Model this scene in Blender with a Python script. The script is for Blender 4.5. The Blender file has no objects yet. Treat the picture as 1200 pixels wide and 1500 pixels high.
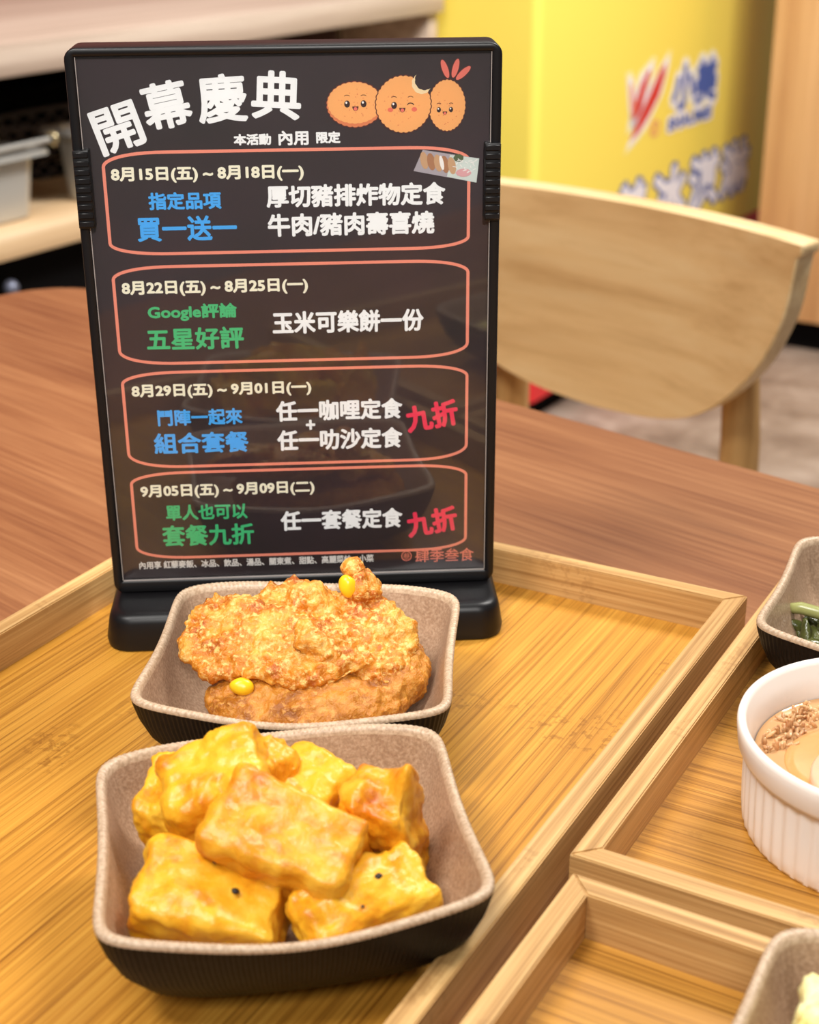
import bpy, bmesh, math, random
from mathutils import Vector, Matrix, Euler, noise
random.seed(7)
SC = bpy.context.scene
COL = SC.collection

def lin(c):
    c = c / 255.0
    return c / 12.92 if c <= 0.04045 else ((c + 0.055) / 1.055) ** 2.4
def rgb(r, g, b): return (lin(r), lin(g), lin(b), 1.0)

# ------------------------------------------------------------------ camera, world, lights, exposure
TABLE_Z = 0.75
cam_data = bpy.data.cameras.new('camera')
cam = bpy.data.objects.new('camera', cam_data); COL.objects.link(cam)
cr, cu, cf = Vector((.99996917, -.00310147, -.00721414)), Vector((.00785257, .39495055, .91866882)), Vector((0, .91869714, -.39496273))
# orthonormal frame: forward, right, up
cr = Vector((math.cos(-.00785), 0, 0)) + Vector((0, math.sin(math.radians(23.26365)), math.cos(math.radians(23.26365)))) * math.sin(-.00785)
cr.normalize(); cu = cr.cross(cf) * 1.0
cm = Matrix((cr, cu, -cf)).transposed().to_4x4()
cm.translation = Vector((0, 0, .32143 - .0115 + TABLE_Z))
cam.matrix_world = cm
cam_data.sensor_fit = 'HORIZONTAL'; cam_data.sensor_width = 36.0
cam_data.lens = 2201.83 * 36.0 / 1200.0
cam_data.clip_start = .02; cam_data.clip_end = 60
cam_data.dof.use_dof = True; cam_data.dof.focus_distance = .56; cam_data.dof.aperture_fstop = 17.0
SC.camera = cam
w = bpy.data.worlds.new('world'); SC.world = w; w.use_nodes = True
w.node_tree.nodes['Background'].inputs[0].default_value = (1.0, .95, .89, 1)
w.node_tree.nodes['Background'].inputs[1].default_value = .18
SC.view_settings.view_transform = 'Standard'; SC.view_settings.look = 'None'
SC.view_settings.gamma = 1.0; SC.view_settings.use_curve_mapping = False
SC.view_settings.exposure = 0.0
def lamp(name, loc, target, size, power, col=(1, .965, .91)):
    l = bpy.data.lights.new(name, 'AREA'); l.shape = 'RECTANGLE'; l.size, l.size_y = size; l.energy = power; l.color = col
    o = bpy.data.objects.new(name, l); COL.objects.link(o); o.location = loc
    o.rotation_euler = (Vector(target) - Vector(loc)).to_track_quat('-Z', 'Y').to_euler(); return o
lamp('ceiling_or_fill_lamp', (-.35, .35, 2.5), (-.05, .5, .75), (.5, .5), 9.5)
lamp('ceiling_or_fill_lamp', (-.75, -.1, 2.4), (.1, 1.0, .75), (.5, .35), 22)  # fill placed at the left and aimed to brighten the chair back
lamp('ceiling_or_fill_lamp', (-.2, -1.1, 2.35), (-.05, .6, .88), (.8, .5), 17)  # fill added behind the camera to brighten the front of the sign
lamp('ceiling_or_fill_lamp', (1.05, 1.5, 2.6), (.55, 3.0, .5), (.9, .5), 88)
lamp('ceiling_or_fill_lamp', (.1, 2.35, 2.7), (-.2, 2.5, .75), (.6, .6), 10)

spot = bpy.data.lights.new('sign_fill_spot', 'SPOT'); spot.energy = 135; spot.color = (1, .97, .93); spot.spot_size = math.radians(10.5); spot.spot_blend = .8; spot.shadow_soft_size = .05  # invented narrow fill on the sign so its lettering comes out white
so = bpy.data.objects.new('sign_fill_spot', spot); COL.objects.link(so); so.location = (.25, -1.2, 2.0)
so.rotation_euler = (Vector((-.05, .58, .90)) - so.location).to_track_quat('-Z', 'Y').to_euler()

# ------------------------------------------------------------------ helpers
def link(name, data, parent=None, loc=None, rot=None):
    o = bpy.data.objects.new(name, data); COL.objects.link(o)
    if parent is not None: o.parent = parent
    if loc is not None: o.location = loc
    if rot is not None: o.rotation_euler = rot
    return o
def tag(o, label, cat, group=None, kind=None):
    o['label'] = label; o['category'] = cat
    if group: o['group'] = group
    if kind: o['kind'] = kind
    return o
def thing(name, label, cat, loc=(0, 0, 0), rz=0, group=None, rx=0):
    return tag(link(name, None, None, loc, (rx, 0, rz)), label, cat, group)
def to_obj(name, bm, mats, parent=None, loc=None, rot=None, smooth=35, recalc=True):
    if recalc: bmesh.ops.recalc_face_normals(bm, faces=bm.faces[:])
    me = bpy.data.meshes.new(name); bm.to_mesh(me); bm.free()
    for m in (mats if isinstance(mats, (list, tuple)) else [mats]): me.materials.append(m)
    if smooth is not None:
        me.polygons.foreach_set('use_smooth', [True] * len(me.polygons))
        if smooth < 179: me.set_sharp_from_angle(angle=math.radians(smooth))
    return link(name, me, parent, loc, rot)
def box(bm, c, s, bev=0, m=None, seg=2, mi=0):
    r = bmesh.ops.create_cube(bm, size=1.0); vs = r['verts']
    for v in vs: v.co = Vector((v.co.x * s[0], v.co.y * s[1], v.co.z * s[2]))
    fs = list({f for v in vs for f in v.link_faces})
    if bev:
        es = list({e for v in vs for e in v.link_edges})
        rr = bmesh.ops.bevel(bm, geom=es, offset=bev, segments=seg, profile=.5, affect='EDGES')
        vs = list({v for f in rr['faces'] for v in f.verts} | {v for v in vs if v.is_valid})
        fs = list({f for v in vs for f in v.link_faces})
    M = (m if m is not None else Matrix()) ; c = Vector(c)
    for v in vs: v.co = M @ (v.co + c)
    for f in fs: f.material_index = mi
def loft(bm, loops, cap0=False, cap1=False, mi=0, closed=True):
    rows = [[bm.verts.new(p) for p in L] for L in loops]
    n = len(rows[0]); out = []
    for a, b in zip(rows, rows[1:]):
        for i in range(n if closed else n - 1):
            f = bm.faces.new((a[i], a[(i + 1) % n], b[(i + 1) % n], b[i])); f.material_index = mi; out.append(f)
    for flag, r in ((cap0, rows[0]), (cap1, rows[-1])):
        if flag:
            f = bm.faces.new(r); f.material_index = mi
    return out
def rrect(w, h, r, seg=6, cx=0, cy=0):
    r = max(r, 1e-5); pts = []
    for k, (sx, sy) in enumerate(((1, 1), (-1, 1), (-1, -1), (1, -1))):
        ox, oy = cx + sx * (w / 2 - r), cy + sy * (h / 2 - r)
        for i in range(seg + 1):
            a = math.pi / 2 * (k + i / seg); pts.append((ox + r * math.cos(a), oy + r * math.sin(a)))
    return pts
def tube(bm, pts, radii, seg=12, caps=True, mi=0):
    loops = []; pts = [Vector(p) for p in pts]
    for i, p in enumerate(pts):
        t = (pts[min(i + 1, len(pts) - 1)] - pts[max(i - 1, 0)]).normalized()
        a = t.cross(Vector((0, 0, 1)) if abs(t.z) < .9 else Vector((1, 0, 0))).normalized(); b = t.cross(a)
        r = radii[i] if isinstance(radii, (list, tuple)) else radii
        loops.append([p + (a * math.cos(q) + b * math.sin(q)) * r for q in (2 * math.pi * k / seg for k in range(seg))])
    loft(bm, loops, caps, caps, mi)
def extrude_poly(bm, pts, z0, z1, mi=0):
    loft(bm, [[(x, y, z0) for x, y in pts], [(x, y, z1) for x, y in pts]], True, True, mi)

# ------------------------------------------------------------------ materials
class NT:
    def __init__(s, name):
        s.m = bpy.data.materials.new(name); s.m.use_nodes = True
        s.t = s.m.node_tree; s.b = s.t.nodes['Principled BSDF']; s.out = s.t.nodes['Material Output']
    def n(s, typ, **kw):
        x = s.t.nodes.new(typ)
        for k, v in kw.items():
            if k.startswith('i_'): x.inputs[k[2:].replace('_', ' ')].default_value = v
            else: setattr(x, k, v)
        return x
    def l(s, a, b): s.t.links.new(a, b)
    def coords(s, scale, rot=(0, 0, 0), kind='Object'):
        tc = s.n('ShaderNodeTexCoord'); mp = s.n('ShaderNodeMapping'); mp.inputs['Scale'].default_value = scale; mp.inputs['Rotation'].default_value = rot
        s.l(tc.outputs[kind], mp.inputs['Vector']); return mp.outputs[0]
    def noise(s, vec, scale=1, detail=4, rough=.55, dist=0):
        x = s.n('ShaderNodeTexNoise'); x.inputs['Scale'].default_value = scale; x.inputs['Detail'].default_value = detail
        x.inputs['Roughness'].default_value = rough; x.inputs['Distortion'].default_value = dist; s.l(vec, x.inputs['Vector']); return x.outputs['Fac']
    def ramp(s, fac, stops, interp='LINEAR'):
        x = s.n('ShaderNodeValToRGB'); x.color_ramp.interpolation = interp; cr_ = x.color_ramp
        while len(cr_.elements) < len(stops): cr_.elements.new(.5)
        for e, (p, c) in zip(cr_.elements, stops): e.position = p; e.color = c
        s.l(fac, x.inputs[0]); return x.outputs[0]
    def mix(s, fac, a, b, mode='MIX'):
        x = s.n('ShaderNodeMix', data_type='RGBA', blend_type=mode)
        for sock, v in ((x.inputs[0], fac), (x.inputs[6], a), (x.inputs[7], b)):
            if isinstance(v, (float, int, tuple)): sock.default_value = v
            else: s.l(v, sock)
        return x.outputs[2]
    def bump(s, h, strength=.3, dist=.001):
        x = s.n('ShaderNodeBump'); x.inputs['Strength'].default_value = strength; x.inputs['Distance'].default_value = dist
        s.l(h, x.inputs['Height']); s.l(x.outputs[0], s.b.inputs['Normal'])
    def base(s, c):
        if isinstance(c, tuple): s.b.inputs['Base Color'].default_value = c
        else: s.l(c, s.b.inputs['Base Color'])
    def set(s, **kw):
        for k, v in kw.items(): s.b.inputs[k.replace('_', ' ')].default_value = v
        return s
BW = lambda v: (v, v, v, 1)
def plain(name, c, rough=.5, metal=0, **kw):
    t = NT(name); t.base(c); t.set(Roughness=rough, Metallic=metal, **kw); return t.m
def wood(name, lo, mid, hi, along=5, across=220, streak=.5, rough=.45, bump=.12, spec=.4, axis=0, wide=30, knots=0.0):
    """grain runs along local axis (0 = x, 1 = y, 2 = z)"""
    t = NT(name)
    sc = [across] * 3; sc[axis] = along
    fine = t.noise(t.coords(sc), 1, 5, .65, .25)
    sw = [wide] * 3; sw[axis] = along * .35
    broad = t.noise(t.coords(sw), 1, 3, .5, .4)
    c1 = t.ramp(fine, [(.32, lo), (.5, mid), (.68, hi)])
    c2 = t.ramp(broad, [(.3, lo), (.5, mid), (.72, hi)])
    c = t.mix(streak, c1, c2)
    if knots:
        sp = t.coords([300, 300, 300]); blot = t.noise(t.coords([22, 22, 22]), 1, 2, .5)
        k = t.ramp(t.noise(sp, 1, 2, .6), [(.52, BW(0)), (.62, BW(1))])
        msk = t.ramp(blot, [(.60, BW(0)), (.68, BW(knots))])
        mm = t.mix(1.0, k, msk, 'MULTIPLY'); c = t.mix(mm, c, lo)
    t.base(c); t.set(Roughness=rough); t.b.inputs['Specular IOR Level'].default_value = spec
    t.bump(fine, bump, .0006); return t.m

M = {}
M['bamboo_floor'] = wood('bamboo_floor', rgb(124, 72, 14), rgb(200, 139, 50), rgb(220, 164, 68), 6, 760, .25, .42, .12, .4, 1, 40, .45)
M['bamboo_floor_x_shade'] = wood('bamboo_floor_x_shade', rgb(112, 66, 14), rgb(186, 130, 52), rgb(208, 154, 70), 6, 760, .25, .42, .12, .4, 0, 40, .45)  # grain along x; colour darkened for the shade on the right trays
M['bamboo_rail'] = wood('bamboo_rail', rgb(144, 100, 54), rgb(200, 156, 98), rgb(228, 190, 130), 7, 620, .3, .45, .12, .4, 0, 60, .3)
M['table'] = wood('table_laminate', rgb(108, 62, 36), rgb(140, 90, 55), rgb(166, 116, 76), 7, 260, .38, .42, .06, .45, 0, 22)
M['table_edge'] = plain('table_edge', rgb(150, 92, 60), .5)
M['chair'] = wood('chair_plywood', rgb(186, 140, 86), rgb(228, 188, 132), rgb(238, 206, 154), 4, 70, .6, .42, .05, .4, 0, 14)
M['chair_edge'] = wood('chair_edge', rgb(196, 160, 108), rgb(226, 196, 146), rgb(236, 212, 168), 8, 160, .4, .5, .05, .4, 0, 30)
M['chair_post'] = wood('chair_post', rgb(150, 108, 60), rgb(180, 138, 84), rgb(200, 160, 104), 6, 120, .4, .5, .05, .4, 2, 30)
M['counter'] = wood('counter_top', rgb(152, 132, 116), rgb(190, 170, 154), rgb(212, 196, 180), 1.5, 60, .5, .5, .04, .3, 1, 20)
M['shelf'] = wood('shelf_board', rgb(190, 154, 112), rgb(216, 184, 144), rgb(230, 206, 172), 1.5, 60, .5, .5, .04, .3, 1, 18)
M['panel'] = wood('panel_wood', rgb(176, 126, 80), rgb(206, 160, 108), rgb(222, 180, 130), 2, 50, .6, .5, .04, .3, 2, 16)
M['wall_wood'] = wood('wall_wood', rgb(120, 56, 44), rgb(146, 74, 58), rgb(160, 90, 70), 1.2, 20, .6, .6, .02, .3, 2, 6)
M['dark'] = plain('dark_interior', rgb(26, 18, 18), .8)
M['dark_brown'] = plain('dark_brown', rgb(60, 38, 34), .7)
M['black'] = plain('black_plastic', rgb(12, 11, 13), .38)
M['black_matte'] = plain('black_matte', rgb(7, 6, 7), .9)
M['black_matte'].node_tree.nodes['Principled BSDF'].inputs['Specular IOR Level'].default_value = .1
M['black'].node_tree.nodes['Principled BSDF'].inputs['Specular IOR Level'].default_value = .35
M['steel'] = plain('brushed_steel', rgb(196, 196, 192), .4, .6)
M['brass'] = plain('brass', rgb(206, 190, 150), .35, .7)
M['knob'] = plain('grey_knob', rgb(120, 125, 145), .3, .4)
M['yellow'] = plain('yellow_vinyl', rgb(250, 228, 100), .45)
M['yellow_side'] = plain('yellow_side', rgb(236, 206, 48), .45)
M['red'] = plain('red_vinyl', rgb(222, 44, 50), .4)
M['logo_red'] = plain('logo_red', rgb(214, 50, 42), .5)
M['logo_pink'] = plain('logo_pink', rgb(236, 150, 130), .5)
M['logo_blue'] = plain('logo_blue', rgb(74, 98, 172), .5)
M['logo_white'] = plain('logo_white', rgb(240, 240, 250), .5)
M['logo_pale'] = plain('logo_pale', rgb(252, 246, 190), .5)

t = NT('floor_tile'); f = t.noise(t.coords([7, 7, 7]), 1, 6, .65, .3)
t.base(t.ramp(f, [(.3, rgb(112, 94, 82)), (.5, rgb(152, 134, 120)), (.7, rgb(184, 168, 156))])); t.set(Roughness=.5); M['floor'] = t.m
# sign print colours
for k, c in dict(w=(254, 255, 255), c=(255, 250, 224), b=(72, 178, 255), g=(66, 196, 126), s=(232, 228, 222), o=(240, 134, 114), r=(248, 58, 92), line=(252, 150, 126),
                 nug=(252, 180, 108), nug2=(228, 132, 84), ink=(88, 36, 30), tail=(238, 120, 104), cream=(250, 226, 178), blush=(236, 116, 92), eye=(48, 22, 22), white=(250, 248, 244),
                 plate=(176, 168, 176), cutlet=(176, 124, 88), cutlet2=(206, 164, 124), cab=(214, 226, 220), pink=(226, 168, 172), herb=(84, 100, 66)).items():
    M['p_' + k] = plain('print_' + k, rgb(*c), .6)
t = NT('poster_paper'); f = t.noise(t.coords([14, 14, 14]), 1, 3)
t.base(t.ramp(f, [(.35, rgb(42, 33, 34)), (.65, rgb(54, 38, 43))])); t.set(Roughness=.55); M['paper'] = t.m
# clear cover film: transparent with mirror reflection by Fresnel
t = NT('acrylic_cover'); t.t.nodes.remove(t.b)
fr = t.n('ShaderNodeFresnel'); fr.inputs['IOR'].default_value = 1.49
tr = t.n('ShaderNodeBsdfTransparent'); gl = t.n('ShaderNodeBsdfGlossy'); gl.inputs['Roughness'].default_value = .035
mx = t.n('ShaderNodeMixShader'); t.l(fr.outputs[0], mx.inputs[0]); t.l(tr.outputs[0], mx.inputs[1]); t.l(gl.outputs[0], mx.inputs[2]); t.l(mx.outputs[0], t.out.inputs[0]); M['cover'] = t.m
M['cover_edge_glint'] = plain('acrylic_edge_glint', rgb(150, 142, 138), .25)  # lighter grey paints the highlight caught by the acrylic edge
# ceramic
t = NT('taupe_glaze'); sp = t.noise(t.coords([900, 900, 900]), 1, 2, .6); br = t.noise(t.coords([60, 60, 60]), 1, 4, .6)
c = t.ramp(sp, [(.35, rgb(150, 120, 96)), (.5, rgb(178, 147, 120)), (.68, rgb(202, 174, 148))])
t.base(t.mix(.4, c, t.ramp(br, [(.3, rgb(152, 122, 97)), (.7, rgb(184, 154, 128))]))); t.set(Roughness=.36); t.bump(sp, .25, .0004); M['taupe'] = t.m
t = NT('rim_glaze'); sp = t.noise(t.coords([700, 700, 700]), 1, 2, .6)
t.base(t.ramp(sp, [(.35, rgb(176, 148, 120)), (.6, rgb(204, 178, 150))])); t.set(Roughness=.4); t.bump(sp, .1, .0002); M['rim'] = t.m
t = NT('black_glaze'); sp = t.noise(t.coords([500, 500, 500]), 1, 3, .6)
t.base(t.ramp(sp, [(.4, rgb(13, 11, 12)), (.7, rgb(24, 20, 21))])); t.set(Roughness=.45); t.b.inputs['Specular IOR Level'].default_value = .22; t.bump(sp, .15, .0004); M['black_glaze'] = t.m
M['white_ceramic'] = plain('white_ceramic', rgb(250, 243, 236), .22)
# food
def food(name, stops, sc, sub=.25, rough=.45, bsc=900, bstr=.4, bdist=.0008, sr=(1, .5, .2), rim=None):
    t = NT(name); n1 = t.noise(t.coords([sc] * 3), 1, 5, .62, .3)
    c = t.ramp(n1, stops)
    if rim:
        n2 = t.noise(t.coords([sc * 5] * 3), 1, 3, .6); c = t.mix(t.ramp(n2, [(.5, BW(0)), (.66, BW(1))]), c, rim)
    t.base(c); t.set(Roughness=rough); t.b.inputs['Subsurface Weight'].default_value = sub; t.b.inputs['Subsurface Radius'].default_value = sr
    t.b.inputs['Subsurface Scale'].default_value = .004
    t.bump(t.noise(t.coords([bsc] * 3), 1, 3, .6), bstr, bdist); return t.m
M['croq_low'] = food('fried_crust_brown', [(.3, rgb(140, 76, 14)), (.5, rgb(192, 120, 32)), (.72, rgb(216, 154, 64))], 90, .1, .42, 900, .6, .0012, (1, .5, .2), rgb(208, 146, 66))
M['croq_up'] = food('fried_crust_golden', [(.34, rgb(170, 84, 10)), (.48, rgb(208, 126, 28)), (.64, rgb(230, 170, 72))], 95, .12, .4, 800, .6, .0012, (1, .6, .25), rgb(240, 196, 116))
M['corn'] = plain('corn_kernel', rgb(248, 194, 28), .3)
M['tofu'] = food('fried_tofu', [(.3, rgb(208, 114, 8)), (.47, rgb(236, 172, 34)), (.72, rgb(248, 202, 70))], 60, .15, .36, 420, .35, .001, (1, .7, .3))
M['tofu_brown'] = food('fried_tofu_brown', [(.3, rgb(200, 104, 8)), (.48, rgb(232, 160, 32)), (.72, rgb(246, 198, 70))], 60, .15, .36, 420, .4, .001, (1, .7, .3))
M['pepper'] = plain('pepper', rgb(40, 26, 16), .6)
M['broth'] = plain('broth', rgb(206, 160, 112), .06)
M['egg'] = food('egg_slice', [(.3, rgb(214, 150, 88)), (.7, rgb(226, 172, 112))], 30, .3, .3, 300, .1, .0005)
M['egg_pale'] = food('egg_white_slice', [(.3, rgb(224, 182, 148)), (.7, rgb(234, 198, 166))], 30, .3, .3, 300, .1, .0005)
M['radish'] = food('grated_radish', [(.3, rgb(160, 100, 52)), (.6, rgb(226, 184, 136))], 160, .2, .25, 600, .4, .001)
M['greens'] = food('dark_greens', [(.3, rgb(34, 38, 18)), (.55, rgb(72, 76, 34)), (.75, rgb(110, 112, 60))], 120, .1, .18, 500, .3, .001, (.5, 1, .2))
M['stem'] = plain('pale_stem', rgb(158, 160, 98), .25)
M['salad'] = food('potato_salad', [(.3, rgb(244, 220, 130)), (.6, rgb(252, 240, 180))], 90, .3, .45, 500, .4, .001, (1, .8, .4))

# ------------------------------------------------------------------ setting
TH = math.radians(33.0)
DV = Vector((math.sin(TH), math.cos(TH), 0)); NV = Vector((DV.y, -DV.x, 0))     # along the counter, and out of its front
ROOM_RZ = -TH                                                                     # local y runs along the counter, local x out of its front
bm = bmesh.new(); box(bm, (0, 2.4, -.025), (7.0, 8.0, .05)); fl = to_obj('floor', bm, M['floor'], smooth=None); fl['kind'] = 'structure'
bm = bmesh.new(); box(bm, (-.70, .6, 1.35), (.06, 5.6, 2.7)); o = to_obj('wall_back', bm, M['wall_wood'], None, (-.56, 1.95, 0), (0, 0, ROOM_RZ), smooth=None); o['kind'] = 'structure'

# ------------------------------------------------------------------ counter with shelves
K0 = Vector((-.532, 2.036, 0))
K_LEN = 1.095
counter = thing('counter', 'pale wood counter with an open dark shelf of steel pans, behind the menu sign', 'counter', K0, ROOM_RZ)
zb = .07 - .0115 + TABLE_Z
bm = bmesh.new(); box(bm, (-.29, K_LEN / 2 - .6, zb + .021), (.60, K_LEN + 1.2, .042), .003); to_obj('counter_top', bm, M['counter'], counter)
bm = bmesh.new(); box(bm, (-.285, K_LEN / 2 - .6, .585), (.56, K_LEN + 1.14, .034), .002); to_obj('shelf', bm, M['shelf'], counter)
bm = bmesh.new(); box(bm, (-.29, K_LEN - .016, zb / 2), (.57, .03, zb), .002); o = to_obj('side_panel', bm, M['counter'], counter)
bm = bmesh.new(); box(bm, (-.29, K_LEN - .20, zb / 2 + .3), (.40, .02, zb - .6), .002); to_obj('divider', bm, M['dark_brown'], counter)
bm = bmesh.new(); box(bm, (-.575, K_LEN / 2 - .6, zb / 2), (.02, K_LEN + 1.14, zb)); to_obj('back_panel', bm, M['dark'], counter, smooth=None)
bm = bmesh.new(); box(bm, (-.06, K_LEN / 2 - .6, .29), (.02, K_LEN + 1.12, .54)); d = to_obj('lower_door', bm, M['black_matte'], counter, smooth=None)
d['label'] = 'black lower front'
bm = bmesh.new(); bmesh.ops.create_uvsphere(bm, u_segments=16, v_segments=10, radius=.011)
to_obj('knob', bm, M['knob'], d, (-.03, .005, .522))['label'] = 'small grey knob'

def pan(name, y0, wy, dx, h, label):
    p = thing(name, label, 'pan', K0 + DV * (y0 + wy / 2) - NV * (.05 + dx / 2) + Vector((0, 0, .602)), ROOM_RZ, 'steel pans on the counter shelf')
    bm = bmesh.new(); L = []
    for ins, z in ((.012, 0), (.008, .004), (.0, h - .004), (.002, h), (.005, h - .004), (.012, .006)):
        L.append([(x, y, z) for x, y in rrect(dx - 2 * ins, wy - 2 * ins, .02)])
    loft(bm, L, True, True); to_obj('pan_body', bm, M['steel'], p)
    bm = bmesh.new(); L = []
    for ins, z in ((.004, h - .002), (-.014, h - .001), (-.016, h - .005), (-.018, h - .005), (-.016, h + .0015), (.003, h + .002), (.004, h - .002)):
        L.append([(x, y, z) for x, y in rrect(dx - 2 * ins, wy - 2 * ins, .022)])
    loft(bm, L); to_obj('pan_rim', bm, M['steel'], p)
    return p
pan('steel_pan', -.362, .46, .13, .095, 'stainless steel food pan at the left edge, on the counter shelf')
pan('steel_pan', .195, .26, .07, .105, 'stainless steel pan half hidden behind the left side of the menu sign')
rod = thing('ladle_handle', 'thin steel ladle handle with a brass ring end lying over the left pan', 'utensil', K0 + DV * -.11 - NV * .03 + Vector((0, 0, .708)), ROOM_RZ)
bm = bmesh.new(); tube(bm, [(.0, -.15, 0), (0, .05, .002), (0, .215, .004)], .004); to_obj('handle', bm, M['steel'], rod)
bm = bmesh.new(); tube(bm, [(.008 * math.cos(a), .220, .004 + .008 * math.sin(a)) for a in [2 * math.pi * k / 20 for k in range(21)]], .0026, 8)
to_obj('ring', bm, M['brass'], rod)
# black filler added to darken the shelf back, then the dark mesh basket
sb = thing('shelf_dark_filler', 'long black filler block added to darken the back of the counter shelf, behind the steel pans', 'box', K0 + DV * .1 - NV * .472 + Vector((0, 0, .602)), ROOM_RZ)
bm = bmesh.new(); box(bm, (0, 0, .055), (.17, 1.3, .11), .006); to_obj('filler_body', bm, M['black_matte'], sb)
bm = bmesh.new(); box(bm, (0, 0, .1155), (.18, 1.31, .010), .003); to_obj('lid', bm, M['black_matte'], sb)
bk = thing('mesh_basket', 'dark mesh basket in the shade of the counter shelf, behind the half hidden steel pan', 'basket', K0 + DV * .40 - NV * .30 + Vector((0, 0, .602)), ROOM_RZ)
bm = bmesh.new()
for k in range(26):
    for s in (1, -1):
        a = 2 * math.pi * k / 26
        tube(bm, [((.055 + .02 * q) * math.cos(a + s * q * .8), (.14 + .03 * q) * math.sin(a + s * q * .8), .085 * q) for q in (0, .25, .5, .75, 1)], .0022, 5)
M['mesh_grey'] = plain('mesh_grey', rgb(96, 88, 88), .6)
to_obj('mesh_side', bm, M['mesh_grey'], bk)
bm = bmesh.new(); tube(bm, [(.075 * math.cos(a), .17 * math.sin(a), .085) for a in [2 * math.pi * k / 32 for k in range(33)]], .004, 8); to_obj('basket_rim', bm, M['mesh_grey'], bk)
bm = bmesh.new(); extrude_poly(bm, [(.055 * math.cos(a), .14 * math.sin(a)) for a in [2 * math.pi * k / 32 for k in range(32)]], 0, .004); to_obj('basket_base', bm, M['black_matte'], bk)

# ------------------------------------------------------------------ lettering
def text_mesh(body, bold=0.0, res=3):
    c = bpy.data.curves.new('lettering', 'FONT'); c.body = body; c.offset = bold; c.resolution_u = res
    o = bpy.data.objects.new('lettering', c); COL.objects.link(o)
    dg = bpy.context.evaluated_depsgraph_get(); dg.update()
    me = bpy.data.meshes.new_from_object(o.evaluated_get(dg))
    vs = [v.co.copy() for v in me.vertices]; fs = [tuple(p.vertices) for p in me.polygons]
    bpy.data.objects.remove(o); bpy.data.curves.remove(c); bpy.data.meshes.remove(me)
    return vs, fs
class Print:
    """flat ink on an upright face: u to the right, v up, lying just in front of local y = y0"""
    def __init__(s): s.bm = bmesh.new(); s.mats = []
    def mi(s, m):
        if m not in s.mats: s.mats.append(m)
        return s.mats.index(m)
    def poly(s, pts, m, lay=0):
        f = s.bm.faces.new([s.bm.verts.new((x, -lay, z)) for x, z in pts]); f.material_index = s.mi(m)
    def text(s, body, m, u0, u1, vc, h, lay=0, bold=0.0, rot=0, spread=0):
        vs, fs = text_mesh(body, bold)
        x0, x1 = min(v.x for v in vs), max(v.x for v in vs); y0, y1 = min(v.y for v in vs), max(v.y for v in vs)
        cx, cy = (u0 + u1) / 2, vc; c, sn = math.cos(rot), math.sin(rot)
        offs = [(0, 0)] if not spread else [(spread * math.cos(k * math.pi / 4), spread * math.sin(k * math.pi / 4)) for k in range(8)]
        W, H = (u1 - u0) - 2 * spread, h - 2 * spread
        for k, (ox, oy) in enumerate(offs):
            nv = []
            for v in vs:
                a = ((v.x - x0) / (x1 - x0) - .5) * W; b = ((v.y - y0) / (y1 - y0) - .5) * H
                nv.append(s.bm.verts.new((cx + a * c - b * sn + ox, -lay - k * 2e-6, cy + a * sn + b * c + oy)))
            for f in fs:
                try: q = s.bm.faces.new([nv[i] for i in f]); q.material_index = s.mi(m)
                except ValueError: pass
    def stroke(s, pts, wd, m, lay=0, closed=False):
        n = len(pts); P = [Vector(p) for p in pts]; A = []; B = []
        for i in range(n):
            a = P[(i - 1) % n] if closed or i > 0 else P[i]; b = P[(i + 1) % n] if closed or i < n - 1 else P[i]
            t_ = (b - a).normalized(); nn = Vector((-t_.y, t_.x)) * wd / 2
            A.append(s.bm.verts.new((P[i].x + nn.x, -lay, P[i].y + nn.y))); B.append(s.bm.verts.new((P[i].x - nn.x, -lay, P[i].y - nn.y)))
        for i in range(n if closed else n - 1):
            j = (i + 1) % n; f = s.bm.faces.new((A[i], A[j], B[j], B[i])); f.material_index = s.mi(m)
    def done(s, name, parent, loc=(0, 0, 0), scale=1.0):
        for v in s.bm.verts: v.co = Vector((v.co.x * scale, v.co.y, v.co.z * scale))
        s.bm.normal_update()
        for f in s.bm.faces:
            if f.normal.y > 0: f.normal_flip()
        return to_obj(name, s.bm, s.mats, parent, loc, smooth=None, recalc=False)
def ellipse(cx, cy, a, b, n=28, wob=0, k=12, rot=0, a0=0, a1=2 * math.pi):
    out = []
    full = abs(a1 - a0 - 2 * math.pi) < 1e-6
    for i in range(n if full else n + 1):
        q = a0 + (a1 - a0) * i / n; r = 1 + wob * abs(math.sin(k * q / 2)); x = a * r * math.cos(q); y = b * r * math.sin(q)
        out.append((cx + x * math.cos(rot) - y * math.sin(rot), cy + x * math.sin(rot) + y * math.cos(rot)))
    return out

# ------------------------------------------------------------------ ice cream freezer
FZ = Vector((.24356, 2.86424, 0))
fz = thing('ice_cream_freezer', 'yellow chest freezer with red base and blue lettering, behind the wooden chair', 'freezer', FZ, ROOM_RZ)
FL, FD = 1.26, .62
bm = bmesh.new()
L = [[(x - FD / 2, y + FL / 2, z) for x, y in rrect(FD, FL, .02)] for z in (.235, .885)]
loft(bm, L, True, True); to_obj('freezer_body', bm, M['yellow'], fz)
bm = bmesh.new(); L = [[(x - FD / 2, y + FL / 2, z) for x, y in rrect(FD - i, FL - i, .02)] for i, z in ((.0, .885), (-.01, .893), (-.01, .915), (.004, .925))]
loft(bm, L, True, True); to_obj('lid', bm, M['dark_brown'], fz)
bm = bmesh.new(); L = [[(x - FD / 2, y + FL / 2, z) for x, y in rrect(FD - .002, FL - .002, .02)] for z in (.06, .235)]
loft(bm, L, True, True); to_obj('base_band', bm, M['red'], fz)
bm = bmesh.new(); box(bm, (-FD / 2, FL / 2, .03), (FD - .08, FL - .08, .06)); to_obj('plinth', bm, M['black_matte'], fz)
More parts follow.
